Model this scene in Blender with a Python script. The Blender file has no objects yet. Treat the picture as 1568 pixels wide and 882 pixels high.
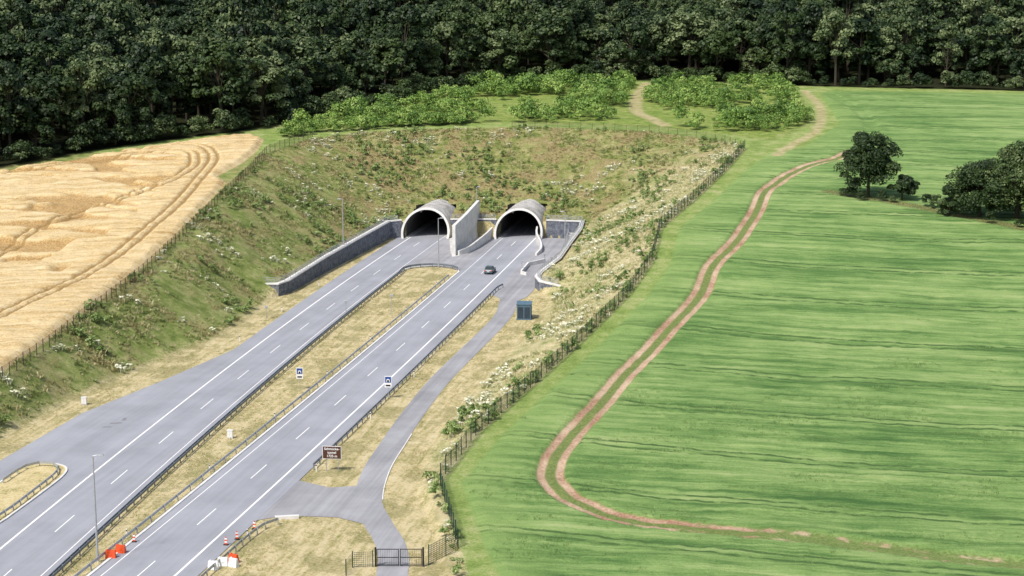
import bpy, math, random
import numpy as np
from mathutils import Vector, Matrix
random.seed(7)
rng = np.random.default_rng(7)
scene = bpy.context.scene
COL = scene.collection
scene.view_settings.view_transform = 'Standard'
scene.view_settings.look = 'None'
scene.view_settings.exposure = 0

# ------------------------------------------------------------------ node helpers
class NT:
    def __init__(self, mat):
        mat.use_nodes = True
        self.nt = mat.node_tree
        self.nt.nodes.clear()
        self.out = self.nt.nodes.new('ShaderNodeOutputMaterial')
        self.b = self.nt.nodes.new('ShaderNodeBsdfPrincipled')
        self.nt.links.new(self.b.outputs[0], self.out.inputs[0])
        self.geo = self.nt.nodes.new('ShaderNodeNewGeometry')
        self.pos = self.geo.outputs['Position']
    def L(self, a, b):
        self.nt.links.new(a, b)
    def setin(self, sock, v):
        if isinstance(v, bpy.types.NodeSocket):
            self.L(v, sock)
        else:
            if isinstance(v, tuple) and len(v) == 3 and sock.type == 'RGBA':
                v = (*v, 1)
            sock.default_value = v
    def noise(self, scale, detail=3, rough=0.55, vec=None, dist=0.0):
        n = self.nt.nodes.new('ShaderNodeTexNoise')
        self.L(vec if vec is not None else self.pos, n.inputs['Vector'])
        n.inputs['Scale'].default_value = scale
        n.inputs['Detail'].default_value = detail
        n.inputs['Roughness'].default_value = rough
        n.inputs['Distortion'].default_value = dist
        return n.outputs['Fac']
    def mapping(self, rot=(0, 0, 0), scale=(1, 1, 1), vec=None):
        """rotate first, then scale"""
        m = self.nt.nodes.new('ShaderNodeMapping')
        self.L(vec if vec is not None else self.pos, m.inputs['Vector'])
        m.inputs['Rotation'].default_value = rot
        m2 = self.nt.nodes.new('ShaderNodeMapping')
        self.L(m.outputs[0], m2.inputs['Vector'])
        m2.inputs['Scale'].default_value = scale
        return m2.outputs[0]
    def math(self, op, a, b=0.0, clamp=False):
        m = self.nt.nodes.new('ShaderNodeMath')
        m.operation = op
        m.use_clamp = clamp
        self.setin(m.inputs[0], a)
        self.setin(m.inputs[1], b)
        return m.outputs[0]
    def rng(self, v, a, b, c=0.0, d=1.0):
        m = self.nt.nodes.new('ShaderNodeMapRange')
        m.interpolation_type = 'SMOOTHSTEP' if (c, d) == (0.0, 1.0) else 'LINEAR'
        self.setin(m.inputs[0], v)
        for i, x in enumerate((a, b, c, d)):
            m.inputs[i+1].default_value = x
        return m.outputs[0]
    def mix(self, f, a, b, mode='MIX'):
        m = self.nt.nodes.new('ShaderNodeMix')
        m.data_type = 'RGBA'
        m.blend_type = mode
        self.setin(m.inputs[0], f)
        self.setin(m.inputs[6], a)
        self.setin(m.inputs[7], b)
        return m.outputs[2]
    def ramp(self, f, stops):
        r = self.nt.nodes.new('ShaderNodeValToRGB')
        el = r.color_ramp.elements
        while len(el) < len(stops):
            el.new(0.5)
        for e, (p, c) in zip(el, stops):
            e.position = p
            e.color = (*c, 1)
        self.L(f, r.inputs[0])
        return r.outputs[0]
    def attr(self, name, out='Fac'):
        a = self.nt.nodes.new('ShaderNodeAttribute')
        a.attribute_name = name
        return a.outputs[out]
    def rand(self):
        return self.nt.nodes.new('ShaderNodeObjectInfo').outputs['Random']
    def bump(self, h, strength=0.5, dist=0.1):
        b = self.nt.nodes.new('ShaderNodeBump')
        b.inputs['Strength'].default_value = strength
        b.inputs['Distance'].default_value = dist
        self.L(h, b.inputs['Height'])
        self.L(b.outputs[0], self.b.inputs['Normal'])
    def col(self, c, rough=0.8, metal=0.0, spec=0.3):
        self.setin(self.b.inputs['Base Color'], c)
        self.setin(self.b.inputs['Roughness'], rough)
        self.b.inputs['Metallic'].default_value = metal
        self.b.inputs['Specular IOR Level'].default_value = spec

def simple(name, c, rough=0.6, metal=0.0, var=0.15, scale=3.0, spec=0.3):
    m = bpy.data.materials.new(name)
    n = NT(m)
    f = n.noise(scale, 4)
    lo = tuple(x*(1-var) for x in c)
    hi = tuple(min(1, x*(1+var)) for x in c)
    n.col(n.ramp(f, [(0.3, lo), (0.7, hi)]), rough, metal, spec)
    return m

# ------------------------------------------------------------------ mesh builder
class MB:
    def __init__(self):
        self.v = []; self.f = []; self.m = []
    def add(self, vs, fs, mat=0):
        o = len(self.v)
        self.v += [tuple(p) for p in vs]
        for f in fs:
            self.f.append(tuple(i+o for i in f)); self.m.append(mat)
    def box(self, c, s, mat=0, rot=0.0, taper=1.0):
        cx, cy, cz = c; sx, sy, sz = s[0]/2, s[1]/2, s[2]/2
        ca, sa = math.cos(rot), math.sin(rot)
        vs = []
        for z, t in ((-sz, 1), (sz, taper)):
            for x, y in ((-sx, -sy), (sx, -sy), (sx, sy), (-sx, sy)):
                x *= t; y *= t
                vs.append((cx+x*ca-y*sa, cy+x*sa+y*ca, cz+z))
        self.add(vs, [(0, 3, 2, 1), (4, 5, 6, 7), (0, 1, 5, 4), (1, 2, 6, 5), (2, 3, 7, 6), (3, 0, 4, 7)], mat)
    def cyl(self, p0, p1, r0, r1=None, seg=8, mat=0, cap=True):
        if r1 is None: r1 = r0
        p0 = Vector(p0); p1 = Vector(p1)
        d = (p1-p0).normalized()
        u = d.orthogonal().normalized(); w = d.cross(u)
        vs = []
        for p, r in ((p0, r0), (p1, r1)):
            for i in range(seg):
                a = 2*math.pi*i/seg
                vs.append(p+u*math.cos(a)*r+w*math.sin(a)*r)
        fs = [(i, (i+1) % seg, seg+(i+1) % seg, seg+i) for i in range(seg)]
        if cap:
            fs += [tuple(range(seg))[::-1], tuple(range(seg, 2*seg))]
        self.add(vs, fs, mat)
    def strip(self, pts, half, z0, z1, mat=0, offset=0.0, bottom=False):
        """solid wall following a polyline. z0,z1 scalars or per-point lists"""
        n = len(pts)
        if not hasattr(z0, '__len__'): z0 = [z0]*n
        if not hasattr(z1, '__len__'): z1 = [z1]*n
        vs = []
        for i in range(n):
            a = Vector(pts[max(0, i-1)][:2]); b = Vector(pts[i][:2]); c = Vector(pts[min(n-1, i+1)][:2])
            d1 = (b-a); d2 = (c-b)
            if d1.length == 0: d1 = d2
            if d2.length == 0: d2 = d1
            d1.normalize(); d2.normalize()
            nn = Vector((-(d1.y+d2.y), d1.x+d2.x))
            if nn.length < 1e-6: nn = Vector((-d1.y, d1.x))
            nn.normalize()
            k = 1/max(0.5, nn.dot(Vector((-d1.y, d1.x))))
            l = b+nn*(offset+half)*k; r = b+nn*(offset-half)*k
            vs += [(l.x, l.y, z0[i]), (r.x, r.y, z0[i]), (r.x, r.y, z1[i]), (l.x, l.y, z1[i])]
        fs = []
        for i in range(n-1):
            o = i*4; q = o+4
            fs += [(o+3, o+2, q+2, q+3), (o+1, q+1, q+2, o+2), (q, o, o+3, q+3)]
            if bottom: fs.append((o, o+1, q+1, q))
        fs += [(0, 1, 2, 3), (4*n-1, 4*n-2, 4*n-3, 4*n-4)]
        self.add(vs, fs, mat)
    def obj(self, name, mats, parent=None, smooth=False, loc=None, rotz=0):
        me = bpy.data.meshes.new(name)
        me.from_pydata(self.v, [], self.f)
        for m in mats: me.materials.append(m)
        me.polygons.foreach_set('material_index', self.m)
        if smooth:
            me.polygons.foreach_set('use_smooth', [True]*len(self.f))
        me.update()
        o = bpy.data.objects.new(name, me)
        COL.objects.link(o)
        if loc is not None: o.location = loc
        o.rotation_euler[2] = rotz
        if parent: o.parent = parent
        return o

def empty(name, loc=(0, 0, 0), rotz=0):
    e = bpy.data.objects.new(name, None)
    e.location = loc; e.rotation_euler[2] = rotz
    COL.objects.link(e)
    return e

# ------------------------------------------------------------------ numeric helpers
def vnoise(x, y, scale, seed=0.0):
    x = x/scale+seed*13.7; y = y/scale-seed*7.3
    xi = np.floor(x); yi = np.floor(y)
    fx = x-xi; fy = y-yi
    fx = fx*fx*(3-2*fx); fy = fy*fy*(3-2*fy)
    def h(a, b):
        v = np.sin(a*127.1+b*311.7+seed*74.7)*43758.5453
        return v-np.floor(v)
    return (h(xi, yi)*(1-fx)+h(xi+1, yi)*fx)*(1-fy)+(h(xi, yi+1)*(1-fx)+h(xi+1, yi+1)*fx)*fy

def pdist(x, y, poly, closed=False):
    d = np.full(x.shape, 1e9)
    n = len(poly)
    for i in range(n if closed else n-1):
        ax, ay = poly[i][:2]; bx, by = poly[(i+1) % n][:2]
        dx, dy = bx-ax, by-ay
        t = np.clip(((x-ax)*dx+(y-ay)*dy)/max(1e-9, dx*dx+dy*dy), 0, 1)
        d = np.minimum(d, (x-ax-t*dx)**2+(y-ay-t*dy)**2)
    return np.sqrt(d)

def inside(x, y, poly):
    r = np.zeros(x.shape, bool)
    n = len(poly)
    for i in range(n):
        ax, ay = poly[i][:2]; bx, by = poly[(i+1) % n][:2]
        if ay == by: continue
        c = ((ay > y) != (by > y)) & (x < (bx-ax)*(y-ay)/(by-ay)+ax)
        r ^= c
    return r

def sdist(x, y, poly):
    d = pdist(x, y, poly, True)
    return np.where(inside(x, y, poly), d, -d)

def sstep(t):
    t = np.clip(t, 0, 1)
    return t*t*(3-2*t)

def catmull(pts, n=8):
    P = [np.array(p, float) for p in pts]
    P = [2*P[0]-P[1]]+P+[2*P[-1]-P[-2]]
    out = []
    for i in range(1, len(P)-2):
        for k in range(n):
            t = k/n
            out.append(tuple(0.5*((2*P[i])+(-P[i-1]+P[i+1])*t+(2*P[i-1]-5*P[i]+4*P[i+1]-P[i+2])*t*t+(-P[i-1]+3*P[i]-3*P[i+1]+P[i+2])*t**3)))
    out.append(tuple(P[-2]))
    return out

def resample(pts, step):
    out = [tuple(pts[0][:2])]
    acc = 0
    for a, b in zip(pts[:-1], pts[1:]):
        a = np.array(a[:2], float); b = np.array(b[:2], float)
        L = np.linalg.norm(b-a)
        if L == 0: continue
        t = step-acc
        while t <= L:
            out.append(tuple(a+(b-a)*t/L)); t += step
        acc = L-(t-step)
    return out

def offs(pts, o):
    out = []
    n = len(pts)
    for i in range(n):
        a = np.array(pts[max(0, i-1)][:2]); c = np.array(pts[min(n-1, i+1)][:2])
        d = (c-a)/np.linalg.norm(c-a)
        out.append((pts[i][0]-d[1]*o, pts[i][1]+d[0]*o))
    return out

# ------------------------------------------------------------------ site plan (metres)
def XL(y): u = y-185; return -50.5+0.11626*u+1.595e-4*u*u
def XR(y): u = y-170; return -38.25+0.1935*u-5.6e-5*u*u

BASE = [(-500, -6), (60, -2), (150, 0), (174, .5), (196, 1), (215, 2), (232, 2.8), (256, 4.2), (283, 7), (304, 9.3), (326, 12), (349, 14),
        (382, 16.5), (410, 18.5), (445, 20.5), (560, 24), (620, 30), (700, 38), (850, 52), (1000, 62), (1500, 90), (3000, 120), (6000, 140)]
WALL_L = [(-49.5, 324.5), (-46.8, 321), (-44.6, 320.3), (-43.2, 323), (-38.4, 347), (-33.3, 369), (-28.4, 390.5), (-25.6, 391.5)]
WALL_R = [(8.0, 391.5), (16.2, 389.5), (15.3, 380), (12.7, 365), (9.6, 346), (5.9, 334), (4.9, 329), (5.6, 325), (9.6, 322.5)]
FLOOR = [(-86, -100), (-80, 130), (-76, 170), (-72, 195), (-68.4, 217.5), (-63.2, 240.9), (-57, 262), (-50, 280.4), (-46.5, 303), (-45.5, 317)] + WALL_L[2:] + \
        [(-10, 392.5)] + WALL_R[:-1] + [(7.0, 318), (5.5, 305), (4.6, 296), (-4.4, 253.6), (-9.3, 227.3), (-11.2, 211.4), (-11.2, 196), (-9.0, 185), (-7.6, 172), (-4, 150), (0, -100)]
RIM_L = [(-92, -100), (-86, 150), (-80, 190), (-71.6, 233), (-66.7, 275), (-61.5, 330), (-58.5, 380), (-58, 404)]
RIM_T = [(-49.6, 427), (-38, 436), (-24, 441), (0, 445), (19.4, 442), (35.9, 437), (52.4, 421)]
RIM_R = [(55.9, 410), (47.8, 382), (37, 349), (28.5, 326), (25.2, 304), (19.4, 283), (9.6, 256), (1.5, 232.6), (-4.6, 215), (-8.7, 197), (-5.7, 174.6), (-2, 150), (3, -100)]
RIM = RIM_L+RIM_T+RIM_R
WHEAT = [(-93, 60), (-87.4, 150), (-81.3, 190), (-73.0, 233), (-68.0, 275), (-62.9, 330), (-61.6, 368), (-65, 376), (-62, 390), (-60.6, 408), (-61.5, 424), (-65, 430), (-72, 428), (-90, 409), (-117, 378), (-250, 325), (-500, 300), (-500, 60)]
GREEN = [(6, -50), (0, 160), (-3.2, 176), (-6.2, 197), (-1.6, 214), (4.3, 232), (12.8, 256), (22.6, 283), (28.6, 304), (32, 326), (41, 349), (52, 382), (61, 404), (70, 412), (86, 450), (95, 530), (100, 541), (160, 536), (300, 526), (600, 520), (600, -50)]
TRACK = catmull([(95, 163), (53.5, 170.3), (36.4, 176.4), (15.7, 182.7), (8.7, 188), (5.13, 195.6), (4.9, 203), (7.2, 212.7), (11.7, 226.5), (16.8, 243), (24.3, 263.6), (31.5, 283.1),
                 (35.8, 301), (42.6, 318.6), (48.9, 340), (54.4, 361.9), (64.9, 383.8), (77.7, 400.8), (90, 428), (97, 477), (98, 540)])
WTRAM = catmull([(-100, 200), (-81, 265), (-73.1, 297.7), (-68.6, 337), (-68.2, 365), (-69.5, 397), (-78, 414), (-92, 405)])
WTRAM2 = catmull([(-130, 215), (-106, 262), (-95, 300), (-90, 330), (-80, 352), (-73.5, 372), (-73, 392), (-82, 404), (-120, 370)])
FEDGE = [(-700, 290), (-250, 335), (-115, 386), (-90, 417), (-66, 440), (-45, 480), (-28, 522), (-10, 552), (20, 565), (60, 563), (92, 553), (160, 545), (300, 535), (900, 520)]
FOREST = FEDGE+[(900, 3000), (-700, 3000)]
BOUND = [(67, 358), (81.6, 344.5), (98, 326), (150, 292), (260, 240)]
PLATEAU = [(-52, 440), (-40, 449), (-24, 452), (0, 455), (20, 452), (38, 446), (55, 434), (64, 425), (78, 452), (88, 530), (84, 552), (20, 558), (-8, 545), (-25, 515), (-42, 474), (-56, 446)]
DIRT = catmull([(62, 400), (69, 418), (79, 442), (88, 490), (92, 540)])
DIRT2 = catmull([(40, 448), (38, 462), (35, 480), (38, 520), (44, 560)])
SERV = catmull([(-13.4, 60), (-12.8, 120), (-12.4, 165), (-13.0, 176.5), (-15.2, 185.3), (-17.0, 193.7), (-17.0, 205.7), (-15.8, 217.5), (-14.0, 232.5), (-11.2, 251.6), (-7.8, 269.2), (-4.2, 287), (-1.4, 303), (-0.6, 318)])
BAY = [(XL(276)-6.5, 276), (-46.6, 271), (-53.2, 252), (-60.6, 233), (-65.3, 209), (-68.5, 192), (-74, 165), (-80, 130), (-84, 60)]+[(XL(y)-6.5, y) for y in range(60, 273, 12)]
ISLAND = catmull([(-57.6, 186.4), (-56.2, 196), (-55.4, 203.5), (-56.2, 207.0), (-58.8, 208.4), (-61.4, 206.6), (-62.4, 200), (-66, 185), (-70, 165)], 4)+[(-66, 150), (-63, 160)]
JUNC = [(XR(186)+6, 186), (XR(201.5)+6, 201.5), (-22, 198.5), (-17.6, 199.5), (-16.2, 192), (-15.5, 184), (-20, 187.2), (-26, 187.8)]
APRON = [(XR(322)+5.9, 322), (-1.6, 316), (0.6, 314), (2.8, 319), (4.2, 326), (4.9, 333.5), (8.7, 346), (11.8, 365), (14.6, 380), (15.4, 388.8), (XR(391)+5, 391), (XR(360)+6, 360), (XR(340)+6, 340)]
def nose():
    a = XL(346)+5.0; b = XR(346)-5.0
    pts = []
    for i in range(13):
        t = math.pi*i/12
        pts.append(((a+b)/2-math.cos(t)*(b-a)/2, 346+math.sin(t)*6.5))
    return pts
NOSE = nose()
CROSS = [(XL(392)+4.6, 392), (XL(370)+4.7, 370), (XL(346)+4.7, 346)]+NOSE+[(XR(346)-4.7, 346), (XR(370)-4.7, 370), (XR(392)-4.7, 392)]

def tube_mask(x, y):
    return ((np.abs(x-XL(y)) < 4.6) | (np.abs(x-XR(y)) < 4.6)) & (y > 388)

def rowv(x, y):
    """coordinate running across the drilled rows of the green field"""
    return y+0.16*x+7*np.sin(x/38.0)+4*np.sin(y/33.0+1)

def lodged(x, y):
    """0..1 : where the wheat has been flattened by wind"""
    ln = np.abs(vnoise(x*.22+vnoise(x, y, 12, 16)*2, y+x*.22+vnoise(x, y, 14, 15)*7, 4.0, 6)-.5)*2
    ar = vnoise(x, y, 24, 4)*.6+vnoise(x, y, 8, 17)*.4
    far = sstep((np.interp(y, [200, 265, 298, 337, 365, 397, 414], [-103, -84, -77, -73, -73, -75, -83])-x)/3)
    return sstep((0.40-ln)/.14)*sstep((ar-.36)/.08)*far

def height(x, y, detail=True):
    x = np.asarray(x, float); y = np.asarray(y, float)
    base = np.interp(y, [b[0] for b in BASE], [b[1] for b in BASE])
    base = base+1.9*sstep((-50-x)/25)*sstep((y-195)/35)*sstep((310-y)/50)
    base = base-2.5*sstep((x-90)/200)*sstep((y-250)/100)+2.0*sstep((-100-x)/150)*sstep((y-200)/100)
    base = base+(vnoise(x, y, 60, 3)-.5)*1.0*sstep((np.abs(x+15)-60)/60)
    base = base+(vnoise(x, y, 150, 5)-.5)*10*sstep((y-620)/200)
    inf = inside(x, y, FLOOR); inr = inside(x, y, RIM)
    dF = pdist(x, y, FLOOR, True); dR = pdist(x, y, RIM, True)
    t = dF/(dF+dR+1e-6)
    z0 = np.interp(y, [316, 322, 388, 395], [0, 1.7, 3.2, 3.6])
    z0 = np.where((x > 0) & (y < 330), np.interp(y, [321, 327], [0, 1.4]), z0)
    sl = z0+(np.maximum(base-z0, 0.2))*(0.55*t+0.45*sstep(t))
    if detail:
        sl = sl+(vnoise(x, y, 5, 1)-.5)*.6*sstep(t*4)*sstep((1-t)*4)+(vnoise(x, y, 1.3, 2)-.5)*.3*sstep(t*5)
    z = np.where(inf, -0.07, np.where(inr, sl, base))
    if detail:
        dw = sdist(x, y, WHEAT)
        w = sstep(dw/1.5)
        tr = np.minimum(pdist(x, y, WTRAM), pdist(x, y, WTRAM2))
        rut = np.exp(-((np.abs(tr-1.0))/0.35)**2)
        z = z+w*(0.85-0.6*rut-0.95*lodged(x, y)*(x > -135)+(vnoise(x, y, .9, 9)-.5)*.25+(vnoise(x, y*1.0, 3, 14)-.5)*.3)
        dg = sdist(x, y, GREEN)
        g = sstep(dg/1.5)
        tr = pdist(x, y, TRACK)
        z = z+g*(0.35*sstep((tr-1.5)/.6)+(vnoise(x, y, 1.1, 11)-.5)*.2+(vnoise(x*.4, y, 2.6, 13)-.5)*.22+(vnoise(x, y, 11, 12)-.5)*.3*(y < 450))
    return z

# ------------------------------------------------------------------ terrain sheet
def axis(parts):
    a = []
    for lo, hi, st in parts:
        a += list(np.arange(lo, hi-1e-6, st))
    a.append(parts[-1][1])
    return np.array(a)
xs = axis([(-4000, -1000, 300), (-1000, -200, 40), (-200, -140, 4), (-140, -60, .5), (-60, 60, .45), (60, 125, .6), (125, 200, 5), (200, 1000, 40), (1000, 4000, 300)])
ys = axis([(-1000, 0, 100), (0, 150, 10), (150, 445, .45), (445, 580, 1.2), (580, 1000, 12), (1000, 6000, 250)])
GX, GY = np.meshgrid(xs, ys)
gx = GX.ravel(); gy = GY.ravel()
gz = height(gx, gy)
nx, ny = len(xs), len(ys)
ii = (np.arange(ny-1)[:, None]*nx+np.arange(nx-1)[None, :]).ravel()
quads = np.stack([ii, ii+1, ii+nx+1, ii+nx], 1)
cx = gx[quads].mean(1); cy = gy[quads].mean(1); cz = gz[quads].max(1)
kill = tube_mask(cx, cy) & (cy < 420) & (cz < 6.3)
quads = quads[~kill]
me = bpy.data.meshes.new('ground')
me.vertices.add(len(gx)); me.vertices.foreach_set('co', np.stack([gx, gy, gz], 1).ravel())
me.loops.add(quads.size); me.loops.foreach_set('vertex_index', quads.ravel().astype(np.int32))
me.polygons.add(len(quads))
me.polygons.foreach_set('loop_start', (np.arange(len(quads))*4).astype(np.int32))
me.update(calc_edges=True)
me.polygons.foreach_set('use_smooth', [True]*len(quads))
def setattr_f(name, arr, lim=60):
    a = me.attributes.new(name, 'FLOAT', 'POINT')
    a.data.foreach_set('value', np.clip(arr, -lim, lim).astype(np.float32))
tr = pdist(gx, gy, TRACK)
setattr_f('green', sdist(gx, gy, GREEN))
setattr_f('wheat', sdist(gx, gy, WHEAT))
setattr_f('rut', np.abs(tr-1.15))
setattr_f('trk', tr)
setattr_f('trkfade', np.where(gy > 300, sstep((414-gy)/14), sstep((gy-178)/8)*.70+.30))
setattr_f('wtram', np.abs(np.minimum(pdist(gx, gy, WTRAM), pdist(gx, gy, WTRAM2))-1.0))
setattr_f('lodged', lodged(gx, gy))
setattr_f('floor', sdist(gx, gy, FLOOR))
setattr_f('rim', sdist(gx, gy, RIM)*np.where((gx < -40) & (gy < 405), 0, 1))
setattr_f('forest', sdist(gx, gy, FOREST))
setattr_f('bound', pdist(gx, gy, BOUND))
setattr_f('dirt', np.minimum(pdist(gx, gy, DIRT)+.6, pdist(gx, gy, DIRT2)))
setattr_f('plat', sdist(gx, gy, PLATEAU))
setattr_f('rowv', rowv(gx, gy), 1e5)
bk = sstep((gx-np.interp(gy, [170, 300, 385, 400], [-20, -2, 12, 26]))/3)*sstep((430-gy)/40)
setattr_f('rightbank', bk)

M = bpy.data.materials.new('ground_cover')
n = NT(M)
nf = n.noise(3.0, 4, .65); nm = n.noise(.45, 4, .6); nb = n.noise(.035, 4, .55); nv = n.noise(12, 2, .6); nc = n.noise(.16, 4, .6)
jit = n.math('MULTIPLY', n.math('SUBTRACT', nf, .5), 1.6)
def mask(att, a, b, amp=1.0):
    s = n.attr(att)
    s = n.math('ADD', s, n.math('MULTIPLY', jit, amp))
    return n.rng(s, a, b)
def mixn(*ws):
    r = None
    for s, w_ in ws:
        t = n.math('MULTIPLY', s, w_)
        r = t if r is None else n.math('ADD', r, t)
    return r
sl = n.ramp(mixn((nm, .5), (nf, .3), (nc, .2)), [(.38, (.09, .13, .03)), (.46, (.19, .22, .06)), (.54, (.31, .30, .12)), (.64, (.50, .44, .24))])
sl = n.mix(n.math('MULTIPLY', n.rng(nc, .47, .60), .75), sl, n.ramp(nf, [(.4, (.20, .15, .07)), (.6, (.38, .30, .15))]))
sl = n.mix(n.math('MULTIPLY', n.rng(nv, .6, .75), .7), sl, (.46, .46, .28))
sl = n.mix(n.math('MULTIPLY', n.attr('rightbank'), .85), sl, n.ramp(mixn((nm, .35), (nf, .35), (nc, .3)), [(.38, (.20, .26, .08)), (.47, (.42, .40, .19)), (.56, (.62, .54, .33)), (.66, (.72, .65, .42))]))
c = sl
pg = n.ramp(mixn((nm, .6), (nf, .4)), [(.38, (.13, .22, .035)), (.55, (.28, .34, .09)), (.68, (.48, .45, .22))])
c = n.mix(mask('plat', -3, 1, 1), c, pg)
og = n.ramp(mixn((nm, .35), (nf, .35), (nc, .3)), [(.38, (.15, .23, .05)), (.50, (.27, .36, .10)), (.62, (.46, .46, .22))])
c = n.mix(n.math('MULTIPLY', mask('rim', 0.4, -0.6, .6), n.rng(n.attr('plat'), 1, -3)), c, og)
mv = n.noise(1.0, 4, .6, n.mapping((0, 0, math.radians(10)), (1.3, .10, 1)))
vg = n.ramp(mixn((nm, .3), (nf, .35), (mv, .35)), [(.37, (.22, .24, .08)), (.45, (.44, .38, .18)), (.53, (.64, .54, .31)), (.66, (.72, .64, .42))])
vg = n.mix(n.math('MULTIPLY', n.rng(nc, .5, .60), .7), vg, n.ramp(nf, [(.4, (.22, .24, .08)), (.6, (.42, .34, .18))]))
c = n.mix(mask('floor', -2.4, .2, 2.2), c, vg)
# green crop
st = n.noise(1.0, 5, .6, n.mapping((0, 0, math.radians(10)), (.030, .26, .1)), .5)
st2 = n.noise(1.0, 4, .65, n.mapping((0, 0, math.radians(8)), (.10, 1.8, .2)))
rw = n.math('SINE', n.math('MULTIPLY', n.attr('rowv'), 2*math.pi/3.0))
rows = n.math('MULTIPLY', rw, .016)
gf = n.math('ADD', mixn((st, .34), (st2, .24), (nf, .12), (nc, .14), (nb, .16)), rows)
gr = n.ramp(gf, [(.39, (.065, .145, .04)), (.45, (.125, .23, .065)), (.50, (.205, .325, .10)), (.56, (.30, .41, .145)), (.65, (.44, .49, .23))])
fr = n.math('FRACT', n.math('DIVIDE', n.math('ADD', n.attr('rowv'), n.math('MULTIPLY', jit, .2)), 19.0))
tl = n.math('ABSOLUTE', n.math('SUBTRACT', n.math('ABSOLUTE', n.math('SUBTRACT', fr, .5)), .05))
gr = n.mix(n.math('MULTIPLY', n.rng(tl, .026, .010), n.rng(nm, .3, .55)), gr, (.08, .15, .045))
gr = n.mix(n.math('MULTIPLY', n.rng(n.attr('green'), 9, 1), .45), gr, (.25, .36, .11))
c = n.mix(mask('green', -.3, .5, .8), c, gr)
c = n.mix(n.math('MULTIPLY', mask('bound', 2.6, .8, .9), .9), c, n.ramp(nf, [(.4, (.06, .10, .02)), (.65, (.34, .29, .14))]))
# track
c = n.mix(n.math('MULTIPLY', n.rng(n.math('ADD', n.attr('trk'), jit), 2.2, 1.2), n.rng(n.attr('trkfade'), 0, .4)), c, n.ramp(nf, [(.4, (.13, .20, .05)), (.65, (.27, .30, .11))]))
rutm = n.math('MULTIPLY', n.rng(n.math('ADD', n.attr('rut'), n.math('MULTIPLY', jit, .55)), .66, .34), n.rng(n.math('ADD', n.attr('trkfade'), n.math('MULTIPLY', n.math('SUBTRACT', nm, .5), 1.6)), .25, .65))
c = n.mix(rutm, c, n.ramp(mixn((nf, .45), (nc, .55)), [(.40, (.36, .20, .125)), (.60, (.66, .50, .35))]))
# wheat
sw = n.noise(1.0, 5, .65, n.mapping((0, 0, math.radians(-14)), (.08, .6, .1)), .6)
wc = n.ramp(mixn((sw, .55), (nf, .45)), [(.36, (.42, .27, .10)), (.44, (.60, .43, .20)), (.52, (.73, .57, .31)), (.64, (.80, .67, .43))])
wc = n.mix(n.math('MULTIPLY', n.rng(n.attr('lodged'), .1, .7), .8), wc, n.ramp(nf, [(.4, (.32, .19, .07)), (.6, (.55, .36, .15))]))
wc = n.mix(n.math('MULTIPLY', n.rng(n.math('ADD', n.attr('wtram'), n.math('MULTIPLY', jit, .3)), .6, .2), .9), wc, (.36, .23, .09))
c = n.mix(mask('wheat', -.2, .4, .6), c, wc)
c = n.mix(n.math('MULTIPLY', n.rng(n.math('ADD', n.attr('dirt'), jit), 2.6, 1.2), .8), c, n.ramp(nm, [(.35, (.34, .30, .13)), (.65, (.58, .48, .29))]))
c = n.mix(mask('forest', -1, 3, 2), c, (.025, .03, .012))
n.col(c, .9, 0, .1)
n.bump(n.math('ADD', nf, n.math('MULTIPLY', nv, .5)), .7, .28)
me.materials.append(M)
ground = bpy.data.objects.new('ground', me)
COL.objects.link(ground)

# ------------------------------------------------------------------ materials
def asphalt(name, base, patch=.10):
    m = bpy.data.materials.new(name); n = NT(m)
    s = n.noise(1, 4, .6, n.mapping((0, 0, math.radians(10)), (.75, .012, 1)))
    s2 = n.noise(1, 3, .6, n.mapping((0, 0, math.radians(10)), (2.2, .05, 1)))
    f = n.noise(6, 4, .7); b = n.noise(.12, 4, .6)
    v = n.math('ADD', n.math('ADD', n.math('MULTIPLY', s, .32), n.math('MULTIPLY', f, .14)), n.math('ADD', n.math('MULTIPLY', b, .4), n.math('MULTIPLY', s2, .14)))
    lo = tuple(x*(1-patch*1.9) for x in base); hi = tuple(x*(1+patch) for x in base)
    n.col(n.ramp(v, [(.38, lo), (.6, hi)]), .85, 0, .25)
    n.bump(f, .2, .02)
    return m
m_asph = asphalt('asphalt', (.325, .335, .365))
m_asph2 = asphalt('asphalt_old', (.33, .33, .345), .16)
m_paint = simple('road_paint', (.85, .85, .83), .6, var=.08, scale=2)
m_conc = simple('concrete', (.52, .51, .48), .85, var=.2, scale=.7)
m_conc_l = simple('concrete_light', (.70, .69, .66), .8, var=.14, scale=.6)
m_steel = simple('galvanised_steel', (.45, .47, .49), .45, .4, .12)
m_rail_dark = simple('weathered_steel', (.20, .23, .27), .5, .3, .2)
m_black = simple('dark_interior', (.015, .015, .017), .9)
m_fence = simple('fence_green', (.012, .045, .038), .5, .0)
m_fence_b = simple('fence_brown', (.07, .06, .04), .8)
m_white = simple('white_panel', (.8, .8, .8), .5, var=.03)
m_blue = simple('blue_panel', (.02, .07, .28), .5)
m_brown = simple('brown_panel', (.085, .035, .022), .5, var=.05)
m_orange = simple('orange_plastic', (.75, .10, .03), .4)
m_red = simple('red_plastic', (.6, .04, .03), .4)
m_cab = simple('cabin_blue_grey', (.10, .17, .23), .5, var=.1)
m_cab_d = simple('cabin_dark', (.035, .055, .08), .5)
m_glass = simple('car_glass', (.02, .03, .035), .15, 0, .05, spec=.5)
m_car = simple('car_paint', (.06, .11, .13), .35, .0, .05, spec=.5)
m_tyre = simple('tyre', (.02, .02, .02), .8)
m_bark = simple('bark', (.06, .05, .035), .9, var=.3)

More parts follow.
